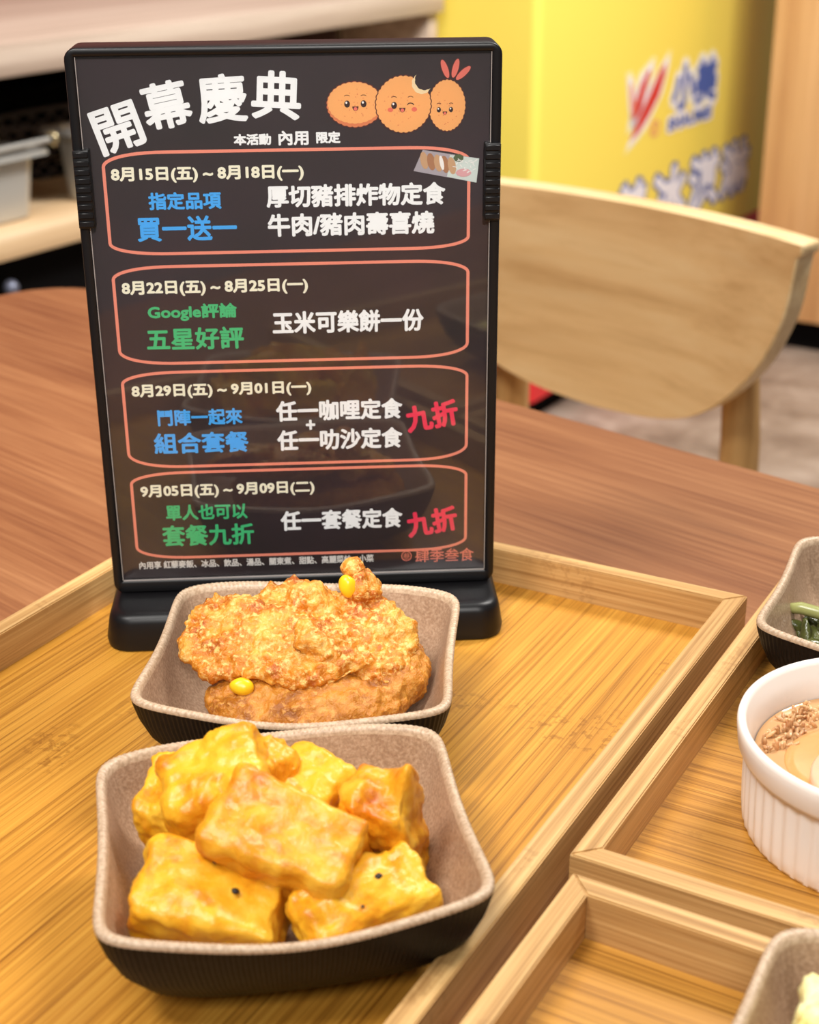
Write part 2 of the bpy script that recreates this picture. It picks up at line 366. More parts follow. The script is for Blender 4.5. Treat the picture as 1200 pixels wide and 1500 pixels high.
fp = Print()   # u along the freezer in mm, v height in mm
YW, LW, LB = M['logo_pale'], M['logo_white'], M['logo_blue']
def vstroke(pts, m, lay): fp.poly(pts, m, lay)
def grow(pts, d):
    cx = sum(p[0] for p in pts) / len(pts); cy = sum(p[1] for p in pts) / len(pts)
    return [(cx + (x - cx) * (1 + d / max(20, abs(x - cx))), cy + (y - cy) * (1 + d / max(20, abs(y - cy)))) for x, y in pts]
right_leaf = [(412, 524), (440, 556), (496, 606), (548, 654), (576, 668), (574, 640), (548, 600), (500, 564), (452, 536)]
left_leaf = [(420, 566), (430, 600), (452, 634), (488, 662), (500, 656), (478, 618), (462, 586), (448, 572)]
far_leaf = [(418, 566), (408, 600), (400, 640), (412, 642), (424, 610), (432, 580)]
for lf, m in ((right_leaf, M['logo_red']), (left_leaf, M['logo_red']), (far_leaf, M['logo_pink'])):
    fp.poly(grow(lf, 26), YW, .0004); fp.poly(grow(lf, 15), LW, .0008); fp.poly(lf, m, .0012)
fp.stroke(ellipse(539, 534, 22, 15), 5, M['logo_pink'], .0008, True); fp.text('R', M['logo_pink'], 530, 548, 534, 16, .0008)
fp.text('小美', YW, 604, 892, 605, 136, .0004, .03, 0, 18); fp.text('小美', LW, 610, 886, 605, 124, .0008, .02, 0, 11); fp.text('小美', LB, 621, 876, 605, 100, .0012, .02, 0, 3)
fp.text('SHAUMEI', LW, 600, 862, 531, 40, .0006, .02, 0, 6); fp.text('SHAUMEI', LB, 608, 852, 531, 27, .0010, .02, 0, 1.5)
for ch, u0, u1 in (('小', 176, 332), ('美', 350, 522), ('冰', 546, 735), ('淇', 742, 932), ('淋', 936, 1130)):
    vc, h = 372 + (20 if ch == '小' else 0) * 0, 134
    fp.text(ch, LB, u0 - 5, u1 + 5, vc, h + 12, .0006, .03, 0, 10); fp.text(ch, LW, u0 + 4, u1 - 4, vc, h - 6, .0010, .02, 0, 3.5)
fo = fp.done('lettering', fz, (0.0006, 0, 0), .001); fo.rotation_euler = (0, 0, math.pi / 2); fo['label'] = 'red leaf emblem and blue and white lettering'

# wooden cabinet at the right of the freezer
cb = thing('wood_cabinet', 'tall wood panelled cabinet at the right edge beside the yellow freezer', 'cabinet', (.8126, 3.4637, 0), ROOM_RZ)
bm = bmesh.new(); box(bm, (.35, .2, .075 + .6), (.70, .40, 1.2), .003); to_obj('cabinet_body', bm, M['panel'], cb)
bm = bmesh.new(); box(bm, (.36, .22, .0375), (.66, .36, .075)); to_obj('toe_kick', bm, M['black_matte'], cb)

# ------------------------------------------------------------------ chair
E_T = math.radians(-42.5)
ch = thing('dining_chair', 'oak plywood chair with a D shaped backrest beyond the far edge of the table', 'chair', (.2993 - .195 * math.cos(math.radians(-44.5)), 1.0971 - .195 * math.sin(math.radians(-44.5)), 0), math.radians(-44.5))
prof = [(0, -8), (-2, -18), (-6, -51), (-16, -77), (-32, -106), (-56, -132), (-80, -153), (-106, -167), (-145, -177), (-192, -180.5)]
half = [(x + 203, z) for x, z in prof]
half = [(204, 0), (207, -2), (206, -10)] + half
full = half + [(-x, z) for x, z in reversed(half)]
def dense(pts, st):
    out = []
    for a, b in zip(pts, pts[1:] + pts[:1]):
        n = max(1, int(math.hypot(b[0] - a[0], b[1] - a[1]) / st))
        out += [(a[0] + (b[0] - a[0]) * i / n, a[1] + (b[1] - a[1]) * i / n) for i in range(n)]
    return out
for _ in range(2):  # round the outline (corner cutting), keeping the top corners
    q = []
    for a, b in zip(full, full[1:] + full[:1]): q += [(a[0] * .75 + b[0] * .25, a[1] * .75 + b[1] * .25), (a[0] * .25 + b[0] * .75, a[1] * .25 + b[1] * .75)]
    full = q
full = dense(full, 14)
TOPZ = .07 - .0115 + TABLE_Z
def curve_y(s): return -.030 * (s / .195) ** 2 + .012     # ends come toward the sitter (local -y is the table side)
bm = bmesh.new(); rows = []
def brow(sc, dy): return [bm.verts.new((x * sc / 1000, curve_y(x * sc / 1000) + dy, TOPZ + (z * sc + (sc - 1) * 80) / 1000)) for x, z in full]
N_ = len(full)
rings_f = [brow(sc, -.0125) for sc in (.992, .8, .6, .4, .2, .02)]; rings_b = [brow(sc, .0125) for sc in (.992, .8, .6, .4, .2, .02)]
ef, eb = brow(1.0, -.011), brow(1.0, .011)
def br(a, b, mi):
    for i in range(N_):
        f_ = bm.faces.new((a[i], a[(i + 1) % N_], b[(i + 1) % N_], b[i])); f_.material_index = mi
br(eb, ef, 1); br(ef, rings_f[0], 1); br(rings_b[0], eb, 1)
for a, b in zip(rings_f, rings_f[1:]): br(a, b, 0)
for a, b in zip(rings_b, rings_b[1:]): br(b, a, 0)
bm.faces.new(rings_f[-1]); bm.faces.new(rings_b[-1])
to_obj('backrest', bm, [M['chair'], M['chair_edge']], ch, smooth=40)
for s in (-1, 1):
    bm = bmesh.new(); tube(bm, [(s * .155, .065, 0), (s * .135, .045, .25), (s * .128, .039, .45), (s * .125, .038, .62), (s * .115, .037, TOPZ - .05)], [.013, .016, .018, .0165, .013], 16)
    to_obj('rear_leg', bm, M['chair_post'], ch)
    bm = bmesh.new(); tube(bm, [(s * .19, -.34, 0), (s * .18, -.33, .22), (s * .17, -.32, .43)], [.012, .015, .018], 16); to_obj('front_leg', bm, M['chair_post'], ch)
bm = bmesh.new()
L = [[(x, y - .15, z) for x, y in rrect(.42 - i, .42 - i, .08)] for i, z in ((.02, .43), (0, .435), (0, .45), (.02, .456))]; loft(bm, L, True, True); to_obj('seat', bm, M['chair'], ch)

# ------------------------------------------------------------------ table
T_L, T_W = 1.5, .75
tb = thing('dining_table', 'reddish brown wood grain table with rounded corners under the bamboo trays', 'table', (-.280, 1.210, 0), E_T)
bm = bmesh.new()
L = [[(x + T_L / 2, y - T_W / 2, z) for x, y in rrect(T_L - i, T_W - i, .06, 10)] for i, z in ((.004, TABLE_Z - .028), (0, TABLE_Z - .026), (0, TABLE_Z - .002), (.004, TABLE_Z))]
loft(bm, L, True, True); to_obj('tabletop', bm, M['table'], tb)
for x in (.12, T_L - .12):
    for y in (-.1, -T_W + .1):
        bm = bmesh.new(); box(bm, (x, y, (TABLE_Z - .028) / 2), (.05, .05, TABLE_Z - .028), .004); to_obj('leg', bm, M['black_matte'], tb)

# ------------------------------------------------------------------ bamboo trays
RH, RT, TFL = .0224, .0081, .006
def tray(label, org, yaw, wx, wy, floor_mat):
    t_ = thing('bamboo_tray', label, 'tray', (org[0], org[1], TABLE_Z), yaw, 'bamboo serving trays')
    bm = bmesh.new(); box(bm, (wx / 2, wy / 2, TFL / 2 + .0002), (wx - .008, wy - .008, TFL - .0004)); to_obj('tray_floor', bm, floor_mat, t_, smooth=None)
    for ln, loc, rz in ((wx, (0, 0, 0), 0), (wy, (wx, 0, 0), math.pi / 2), (wx, (wx, wy, 0), math.pi), (wy, (0, wy, 0), -math.pi / 2)):
        bm = bmesh.new(); e = .00008
        p = [(e, 0), (ln - e, 0), (ln - RT - e, RT), (RT + e, RT)]
        extrude_poly(bm, p, 0, RH)
        bmesh.ops.bevel(bm, geom=[x for x in bm.edges if abs(x.verts[0].co.z - RH) < 1e-6 and abs(x.verts[1].co.z - RH) < 1e-6], offset=.0005, segments=2, affect='EDGES')
        to_obj('rail', bm, M['bamboo_rail'], t_, loc, (0, 0, rz), smooth=30)
    return t_
def uvd(y): u = Vector((math.cos(y), math.sin(y))); return u, Vector((u.y, -u.x))
u_, v_ = uvd(-.50933); o1 = Vector((.14414, .57532)) - u_ * .26626 + v_ * .36
tray('large bamboo tray holding the menu sign and the two dishes of fried food', o1, -.50933, .26626, .36, M['bamboo_floor'])
tray('bamboo tray at the right holding the white ramekin', (.04982, .39393), -.51558, .36, .235, M['bamboo_floor_x_shade'])
u_, v_ = uvd(-.52133); o3 = Vector((.05003, .38451)) + v_ * .20
tray('bamboo tray in the bottom right corner, in front of the ramekin tray', o3, -.52133, .30, .20, M['bamboo_floor_x_shade'])
FLOOR = TABLE_Z + TFL           # top of the tray floors

# ------------------------------------------------------------------ menu sign
SX, SY, SYAW = -.04563, .58824, .057901
BH = .0160
sg = thing('menu_sign', 'black upright table menu sign with white, blue and green Chinese lettering', 'sign', (SX, SY, FLOOR), SYAW)
bm = bmesh.new(); L = []
for ins, z in ((.0012, 0), (.0004, .0008), (.0, .004), (.0014, .0125), (.0022, .0146), (.0036, .0157), (.0055, .0160), (.0075, .0157), (.009, .0156)):
    L.append([(x, y + .004, z) for x, y in rrect(.1690 - 2 * ins, .0585 - 2 * ins, .0105 - ins * .5, 8)])
loft(bm, L, True, True); to_obj('base', bm, M['black'], sg)
FW, FH, FT = .1645, .2268, .0200
def ringz(w_, h_, r, y): return [(x, y, z) for x, z in rrect(w_, h_, r, 6, 0, FH / 2)]
bm = bmesh.new()
PW, PH, PCZ = .1572, .2186, (.0052 + .2240) / 2
def inner(g, y, r=.0006): return [(x, y, z) for x, z in rrect(PW + 2 * g, PH + 2 * g, r, 6, 0, PCZ)]
loft(bm, [ringz(FW - .006, FH - .006, .003, FT), ringz(FW - .001, FH - .001, .004, FT - .0006), ringz(FW, FH, .0045, FT - .002), ringz(FW, FH, .0045, .0010), ringz(FW - .0006, FH - .0006, .0042, .0003), ringz(FW - .0014, FH - .0014, .004, 0),
          inner(.0006, 0), inner(0, .0004), inner(0, .0028)], True, False)
frame = to_obj('frame', bm, M['black'], sg, (0, 0, BH - .0002), (.0108, 0, 0), smooth=40)
bm = bmesh.new(); box(bm, (0, .0034, PCZ), (PW - .0004, .0010, PH - .0004)); poster = to_obj('poster', bm, M['paper'], sg, (0, 0, BH - .0002), (.0108, 0, 0), smooth=None)
bm = bmesh.new(); box(bm, (0, .0016, PCZ), (PW - .0008, .0008, PH - .0008)); to_obj('clear_cover', bm, M['cover'], sg, (0, 0, BH - .0002), (.0108, 0, 0), smooth=None)
bm = bmesh.new()
box(bm, (0, .0011, .0054), (PW - .001, .0008, .0006)); box(bm, (-PW / 2 + .0004, .0011, PCZ), (.0003, .0008, PH - .001)); box(bm, (PW / 2 - .0004, .0011, PCZ), (.0003, .0008, PH - .001))
to_obj('cover_edge_glint', bm, M['cover_edge_glint'], sg, (0, 0, BH - .0002), (.0108, 0, 0), smooth=None)  # thin pale strips stand in for light catching the cover's edges
for s in (-1, 1):
    bm = bmesh.new(); cx = s * .0792
    box(bm, (cx - s * .0002, .0016, .1745), (.0062, .0070, .0300), .0004)
    for k in range(9):
        z = .1613 + k * .00332
        box(bm, (cx - s * .0002, -.0020, z), (.0058, .0012, .0022), .0003, seg=1)
    to_obj('clip', bm, M['black'], sg, (0, 0, BH - .0002), (.0108, 0, 0), smooth=40)
PY = .0028                        # front of the printed sheet
def pr(name, p, label=None):
    o_ = p.done(name, poster, (0, PY, 0), .001)
    if label: o_['label'] = label
    return o_
LN = [  # words, ink, left, right, middle height, height (mm on the sheet)
    ('8月15日(五) ~ 8月18日(一)', 'c', -68.8, 5.6, 178.9, 6.3), ('指定品項', 'b', -55.2, -26.9, 168.7, 6.9), ('買一送一', 'b', -60.5, -21.4, 157.8, 10.0),
    ('厚切豬排炸物定食', 'w', -9.4, 60.9, 169.7, 9.0), ('牛肉/豬肉壽喜燒', 'w', -9.3, 56.6, 158.3, 9.2),
    ('8月22日(五) ~ 8月25日(一)', 'c', -68.4, 5.7, 133.8, 6.5), ('Google評論', 'g', -58.9, -23.2, 123.8, 7.1), ('五星好評', 'g', -60.2, -21.0, 112.8, 9.4), ('玉米可樂餅一份', 'w', -9.2, 52.2, 118.5, 9.5),
    ('8月29日(五) ~ 9月01日(一)', 'c', -68.0, 5.6, 90.5, 6.4), ('鬥陣一起來', 'b', -58.3, -23.3, 78.9, 7.2), ('組合套餐', 'b', -60.6, -21.3, 67.6, 9.4), ('任一咖哩定食', 'w', -9.4, 43.2, 80.5, 9.2),
    ('+', 'w', 2.8, 6.7, 74.2, 4.5), ('任一叻沙定食', 'w', -9.4, 43.1, 67.5, 9.4),
    ('9月05日(五) ~ 9月09日(二)', 'c', -67.9, 5.5, 45.8, 6.6), ('單人也可以', 'g', -58.0, -23.4, 36.0, 7.3), ('套餐九折', 'g', -60.2, -21.1, 25.2, 10.0), ('任一套餐定食', 'w', -9.5, 42.8, 30.6, 9.4),
    ('內用享 紅藜麥飯、冰品、飲品、湯品、關東煮、甜點、高麗菜絲、小菜', 's', -71.1, 30.1, 11.7, 3.7), ('肆季叁食', 'o', 48.2, 73.8, 12.0, 6.3),
    ('本活動', 'w', -20.9, -6.5, 191.8, 4.4), ('內用', 'w', -3.7, 7.9, 192.1, 5.6), ('限定', 'w', 10.8, 20.2, 192.1, 4.6)]
LAY = .00006
SPREAD = {'c': .29, 'b': .28, 'g': .26, 'w': .31, 's': .13, 'o': .09}
names = {'c': ('date_line', 'cream date line'), 'b': ('offer_line', 'blue offer line'), 'g': ('offer_line', 'green offer line'), 'w': ('dish_line', 'white dish line'),
         's': ('footer_line', 'small grey footer line'), 'o': ('shop_name', 'salmon shop name and round crest')}
for words, k, a, b, vc, h in LN:
    p = Print()
    sp_ = SPREAD[k] * (1.1 if h > 8 else (.72 if h < 6 and k == 'w' else .9))
    p.text(words, M['p_' + k], a, b, vc, h, LAY, .0, 0, sp_)
    if k == 'o':
        p.stroke(ellipse(44.4, 12.1, 2.1, 2.2), .38, M['p_o'], LAY, True); p.text('叁', M['p_o'], 42.9, 45.9, 12.1, 3.2, LAY)
    pr(names[k][0], p, names[k][1])
for chx, cu_, cv, rot, sz in (('開', -64.7, 196.9, 17, 18.2), ('幕', -45.7, 205.2, 11, 18.4), ('慶', -24.5, 207.4, 3, 19.0), ('典', -3.8, 208.2, -4, 19.0)):
    p = Print(); p.text(chx, M['p_w'], cu_ - sz / 2, cu_ + sz / 2, cv, sz * .96, LAY, 0, math.radians(rot), .5); pr('title_character', p, 'large white title character')
for v in (76.7, 28.2):
    p = Print(); p.text('九折', M['p_r'], 44.4, 66.6, v, 12.0, LAY * 2, 0, math.radians(9), .5); pr('discount_words', p, 'red tilted discount words')
for (tm, ts, bs, bmid) in ((187.6, 182.2, 152.4, 147.9), (142.7, 137.8, 108.2, 102.5), (98.7, 94.0, 63.5, 57.1), (54.4, 49.6, 20.4, 14.9)):
    p = Print(); xl, xr, rx = -71.4, 70.1, 25
    pts = []
    for k in range(13):
        a = math.pi / 2 * k / 12; pts.append((xr - rx + rx * math.cos(a) ** .8 if k < 12 else xr - rx, ts + (tm - ts) * math.sin(a)))
    for k in range(13):
        a = math.pi / 2 * k / 12; pts.append((xl + rx - rx * math.sin(a) ** .8 if k else xl + rx, ts + (tm - ts) * math.cos(a)))
    for k in range(13):
        a = math.pi / 2 * k / 12; pts.append((xl + rx - rx * math.cos(a) ** .8 if k < 12 else xl + rx, bs - (bs - bmid) * math.sin(a)))
    for k in range(13):
        a = math.pi / 2 * k / 12; pts.append((xr - rx + rx * math.sin(a) ** .8 if k else xr - rx, bs - (bs - bmid) * math.cos(a)))
    p.stroke(pts, 1.25, M['p_line'], LAY * .5, True); pr('border_line', p)
# three printed fried snacks
def face(p, cx, cy, s, wink=False, blush=True):
    for i, sx in enumerate((-1, 1)):
        x = cx + sx * 2.75 * s
        p.stroke(ellipse(x + sx * .0, cy + 2.5 * s, 1.0 * s, .7 * s, 10, a0=.5, a1=math.pi - .5), .22, M['p_ink'], LAY * 4)
        if wink and sx > 0: p.stroke(ellipse(x, cy + .2 * s, 1.1 * s, .8 * s, 10, a0=.2, a1=math.pi - .2), .35, M['p_eye'], LAY * 4)
        else:
            p.poly(ellipse(x, cy + .3 * s, .95 * s, 1.15 * s), M['p_eye'], LAY * 4); p.poly(ellipse(x - .25 * s, cy + .75 * s, .35 * s, .4 * s, 12), M['p_white'], LAY * 5)
        if blush: p.poly(ellipse(cx + sx * 4.0 * s, cy - 1.1 * s, .95 * s, .75 * s, 16), M['p_blush'], LAY * 3.5)
    p.poly(ellipse(cx, cy - .5 * s, 1.05 * s, 1.5 * s, 14, a0=math.pi, a1=2 * math.pi), M['p_ink'], LAY * 4); p.poly(ellipse(cx, cy - 1.3 * s, .6 * s, .6 * s, 12), M['p_tail'], LAY * 5)
def dots(p, cx, cy, a, b, n, seed):
    r_ = random.Random(seed)
    for _ in range(n):
        q, rr = r_.random() * 6.283, math.sqrt(r_.random()) * .85; p.poly(ellipse(cx + a * rr * math.cos(q), cy + b * rr * math.sin(q), .22, .18, 8), M['p_nug2'], LAY * 3)
p = Print()
p.poly(ellipse(26.0, 204.3, 10.9, 8.7, 90, .035, 30), M['p_ink'], LAY); p.poly(ellipse(26.0, 204.3, 10.5, 8.3, 90, .035, 30), M['p_nug2'], LAY * 2); p.poly(ellipse(26.0, 204.9, 10.2, 7.6, 90, .03, 30), M['p_nug'], LAY * 2.5)
dots(p, 26, 204.3, 9, 7, 26, 1); face(p, 26.2, 204.2, 1.15, blush=False); pr('snack_picture', p, 'printed oval croquette with a smiling face')
p = Print()
p.poly(ellipse(61.4, 203.4, 7.2, 9.8, 90, .035, 30), M['p_ink'], LAY); p.poly(ellipse(61.4, 203.4, 6.9, 9.4, 90, .035, 30), M['p_nug'], LAY * 2)
for (x, y, rt) in ((60.6, 217.0, .35), (64.6, 217.2, -.28), (67.6, 215.4, -.85)): p.poly(ellipse(x, y, 1.45, 3.9, 20, rot=rt), M['p_ink'], LAY); p.poly(ellipse(x, y, 1.15, 3.6, 20, rot=rt), M['p_tail'], LAY * 2)
dots(p, 61.4, 203, 6, 8, 22, 2); face(p, 60.6, 201.6, .85, blush=False); pr('snack_picture', p, 'printed prawn shaped snack with a red tail')
p = Print()
p.poly(ellipse(44.6, 204.1, 10.7, 10.8, 96, .035, 32), M['p_ink'], LAY * 2.6); p.poly(ellipse(44.6, 204.1, 10.3, 10.4, 96, .035, 32), M['p_nug'], LAY * 2.9)
p.poly(ellipse(51.6, 211.6, 3.5, 3.7, 40, .06, 10, .6), M['p_cream'], LAY * 3.3); p.poly(ellipse(52.8, 213.0, 3.6, 3.6, 40, .06, 10, .6), M['paper'], LAY * 3.6)
dots(p, 44, 203, 8.5, 8.5, 24, 3); face(p, 44.2, 203.4, 1.15, True); pr('snack_picture', p, 'printed round croquette with a bite taken out, winking')
p = Print()
p.poly([(48.4, 178.6), (52.0, 186.7), (74.1, 183.0), (73.1, 173.6)], M['p_plate'], LAY); p.poly([(61.5, 176.2), (62.6, 184.6), (74.1, 183.0), (73.1, 173.6)], M['p_cab'], LAY * 2)
for k in range(5): p.poly(ellipse(52.6 + k * 2.7, 182.6 - k * .55, 1.5, 3.3, 18, .05, 8, .2), M['p_cutlet' if k % 2 else 'p_cutlet2'], LAY * (2.2 + k * .2))
p.poly(ellipse(59.4, 181.6, .8, 2.9, 12, rot=.2), M['p_white'], LAY * 4); p.poly(ellipse(68, 177.6, 2.9, 1.5, 20, .08, 9), M['p_pink'], LAY * 4); p.poly(ellipse(66, 183.4, 1.9, 1.4, 14, .1, 7), M['p_herb'], LAY * 4)
r_ = random.Random(5)
for k in range(22):
    x, y = 65 + 7.5 * r_.random(), 177.5 + 5 * r_.random(); a = r_.random() * 3; p.stroke([(x, y), (x + 1.6 * math.cos(a), y + 1.0 * math.sin(a))], .3, M['p_white'], LAY * 4.5)
pr('dish_picture', p, 'small printed photo of a sliced cutlet plate')

# ------------------------------------------------------------------ dishes
NSEG = 960
DA, DBb = .0561, .0560
def outline(k, m):
    """dish outline at scale k; m = 1 at the rim (bowed near and far sides, pointed corners), 0 at the foot (round)"""
    k1, k2, P = -.05 * m, .18 * m, 2.3 + 10.5 * m; out = []
    for i in range(NSEG):
        q = 2 * math.pi * i / NSEG; c, s_ = math.cos(q) / DA, math.sin(q) / DBb
        lo, hi = 0.0, .12
        for _ in range(26):
            r = (lo + hi) / 2; X, Y = abs(c * r), abs(s_ * r)
            if (max(X + k1 * Y * Y, 0) ** P + (Y + k2 * X * X) ** P) < 1: lo = r
            else: hi = r
        out.append((q, r * k))
    return out
_cache = {}
bm = bmesh.new()
def prow(k, z, m, rid=0, zr=0):
    o_ = _cache.setdefault((m,), outline(1.0, m)); out = []
    for q, r in o_:
        t_ = math.cos(240 * q); rr = r * k / 57 + rid * t_
        out.append((rr * math.cos(q), rr * math.sin(q), z / 1000 - .0010 * math.cos(4 * q) * (z / 36) ** 2 + zr * t_))
    return out
ext = [(33, 4, .1, 0), (41, 7.5, .3, 6e-5), (47.5, 13, .5, 1.6e-4), (52.2, 20, .72, 2e-4), (55.0, 27, .9, 2e-4), (56.6, 33, 1.0, 1.6e-4), (56.9, 34.6, 1.0, 1e-4)]
rimr = [(56.9, 34.6, 1.0, 8e-5, 0), (57.0, 35.4, 1.0, 8e-5, 5e-5), (56.5, 36.2, 1.0, 6e-5, 9e-5), (55.5, 36.5, 1.0, 0, 1.1e-4), (54.5, 36.1, 1.0, 0, 9e-5), (53.9, 35.2, 1.0, 0, 5e-5), (53.5, 34.0, 1.0, 0, 0)]
inn = [(53.5, 34.0, 1.0, 0), (51.8, 27, .92, 0), (49.2, 20, .8, 0), (45.4, 13.5, .62, 0), (40.5, 9, .42, 0), (33, 6.6, .25, 0), (20, 5.8, .1, 0), (6, 5.6, 0, 0)]
loft(bm, [prow(*a) for a in ext], True, False, 0); loft(bm, [prow(k, z, n, r, zr) for k, z, n, r, zr in rimr], False, False, 1); loft(bm, [prow(*a) for a in inn], False, True, 2)
bmesh.ops.remove_doubles(bm, verts=bm.verts[:], dist=1e-6)
proto = thing('square_dish', 'taupe dish with black outside holding the fried tofu blocks, in front of the croquette dish', 'dish', (-.0388, .3828, FLOOR), .174, 'taupe square dishes')
to_obj('dish_body', bm, [M['black_glaze'], M['rim'], M['taupe']], proto, smooth=60)
bm = bmesh.new(); loft(bm, [[(.031 * k * math.cos(a), .0305 * k * math.sin(a), z) for a in [2 * math.pi * i / 64 for i in range(64)]] for k, z in ((.93, .0), (1, .0006), (1.06, .0042), (.8, .0045))], True, True)
to_obj('foot_ring', bm, M['black_glaze'], proto, smooth=60)
def dup(root, loc, rz, label, rx=0):
    r = root.copy(); COL.objects.link(r); r.location = loc; r.rotation_euler = (rx, 0, rz); r['label'] = label
    for c_ in list(root.children):
        k = c_.copy(); COL.objects.link(k); k.parent = r
    return r
dup(proto, (-.0398, .4970, FLOOR), -.072, 'taupe dish with black outside holding croquettes, touching the menu sign base')
dup(proto, (.2010, .5270, FLOOR), -.43, 'taupe dish holding dark green vegetables, behind the white ramekin')
dup(proto, (.1270, .2660, FLOOR), -.515, 'taupe dish holding pale yellow salad, cut off by the bottom right corner')

# ramekin
rk = thing('ramekin', 'white ribbed ceramic ramekin of clear broth at the right edge', 'ramekin', (.1600, .4290, FLOOR))
bm = bmesh.new(); NS = 432
def rrow(r, z, rib=0): return [((r + rib * (.5 * math.cos(54 * q))) * math.cos(q), (r + rib * (.5 * math.cos(54 * q))) * math.sin(q), z) for q in [2 * math.pi * i / NS for i in range(NS)]]
loft(bm, [rrow(*a) for a in ((.0440, 0), (.0455, .0004), (.0462, .002, .0006), (.0466, .006, .0007), (.0470, .015, .0008), (.0473, .025, .0008), (.0474, .0280, .0005), (.0478, .0288), (.0492, .0294), (.0500, .0310), (.0506, .036), (.0508, .0385), (.0504, .0399), (.0494, .0404),
      (.0482, .0399), (.0476, .0385), (.0462, .035), (.0452, .032), (.0444, .026), (.0438, .010), (.0420, .006), (.0380, .004), (.01, .004))], True, True)
to_obj('ramekin_body', bm, M['white_ceramic'], rk, smooth=50)
bm = bmesh.new(); loft(bm, [[(r * math.cos(q), r * math.sin(q), z) for q in [2 * math.pi * i / 72 for i in range(72)]] for r, z in ((.0418, .0078), (.0433, .0120), (.0441, .0262), (.0442, .0268), (.0432, .0263), (.01, .0263))], True, True)
tag(to_obj('broth', bm, M['broth'], None, (.1600, .4290, FLOOR), smooth=60), 'clear brown broth filling the white ramekin', 'soup')
bm = bmesh.new(); loft(bm, [[(r * math.cos(q), r * math.sin(q), z) for q in [2 * math.pi * i / 48 for i in range(48)]] for r, z in ((.0195, .0), (.0208, .001), (.0210, .008), (.0200, .0098), (.017, .0105), (.004, .0107))], True, True)
tag(to_obj('egg_tofu_slice', bm, M['egg'], None, (.1460, .4275, FLOOR + .0185), (.06, -.06, 0), smooth=60), 'round pale egg coloured slice floating in the ramekin', 'tofu')
bm = bmesh.new(); loft(bm, [[(r * math.cos(q), r * math.sin(q), z) for q in [2 * math.pi * i / 48 for i in range(48)]] for r, z in ((.0155, .0), (.0168, .001), (.0170, .005), (.0160, .0062), (.003, .0064))], True, True)
tag(to_obj('egg_tofu_slice', bm, M['egg_pale'], None, (.1465, .4120, FLOOR + .0275), (.12, -.05, 0), smooth=60), 'smaller round slice lying on top of the egg coloured slice in the ramekin', 'tofu')
bm = bmesh.new(); r_ = random.Random(11)
for k in range(130):
    q = 1.7 + 1.25 * r_.random(); rr = .0300 + .0115 * r_.random(); x, y = rr * math.cos(q), rr * math.sin(q)
    m_ = Matrix.Translation((x, y, .0258 + .0022 * r_.random())) @ Euler((r_.random() * 6, r_.random() * 6, r_.random() * 6)).to_matrix().to_4x4() @ Matrix.Diagonal((.0014 + .0014 * r_.random(), .0008, .0007, 1))
    bmesh.ops.create_icosphere(bm, subdivisions=2, radius=1, matrix=m_)
tag(to_obj('grated_topping', bm, M['radish'], None, (.1600, .4290, FLOOR), smooth=179), 'brown grated shreds floating along the rim of the ramekin', 'garnish', None, 'stuff')

# ------------------------------------------------------------------ food meshes
def fbm(p, o=4): return noise.fractal(p, 1.0, 2.0, o, noise_basis='PERLIN_ORIGINAL')
def crumb(p, s):
    d_, _ = noise.voronoi(p * s); return max(0.0, .55 - d_[0])
def blob(name, parts, voxel, disp, mat, parent=None, loc=(0, 0, 0), rot=(0, 0, 0)):
    """union of ellipsoids (centre, radii, euler) remeshed into one skin, then displaced along normals by disp(p)"""
    bm = bmesh.new()
    for c_, r, e in parts:
        bmesh.ops.create_icosphere(bm, subdivisions=4, radius=1, matrix=Matrix.Translation(c_) @ Euler(e).to_matrix().to_4x4() @ Matrix.Diagonal((r[0], r[1], r[2], 1)))
    me = bpy.data.meshes.new(name); bm.to_mesh(me); bm.free()
    o_ = bpy.data.objects.new(name, me); COL.objects.link(o_)
    md = o_.modifiers.new('skin', 'REMESH'); md.mode = 'VOXEL'; md.voxel_size = voxel
    sm = o_.modifiers.new('soft', 'SMOOTH'); sm.iterations = 4; sm.factor = .5
    dg = bpy.context.evaluated_depsgraph_get(); dg.update()
    m2 = bpy.data.meshes.new_from_object(o_.evaluated_get(dg)); bpy.data.objects.remove(o_); bpy.data.meshes.remove(me)
    nrm = [v.normal.copy() for v in m2.vertices]
    for v, n_ in zip(m2.vertices, nrm): v.co = v.co + n_ * disp(v.co, n_)
    m2.name = name; m2.materials.clear(); m2.materials.append(mat)
    m2.polygons.foreach_set('use_smooth', [True] * len(m2.polygons)); m2.update()
    return link(name, m2, parent, loc, rot)
def crust(off, big, small, fine=900):
    off = Vector(off)
    def d(p, n_):
        q = p + off
        return big * fbm(q * 36, 3) + small * 1.4 * fbm(q * 160, 3) + small * 1.6 * crumb(q, 260) + small * .9 * crumb(q + Vector((.3, .1, .7)), 520)
    return d
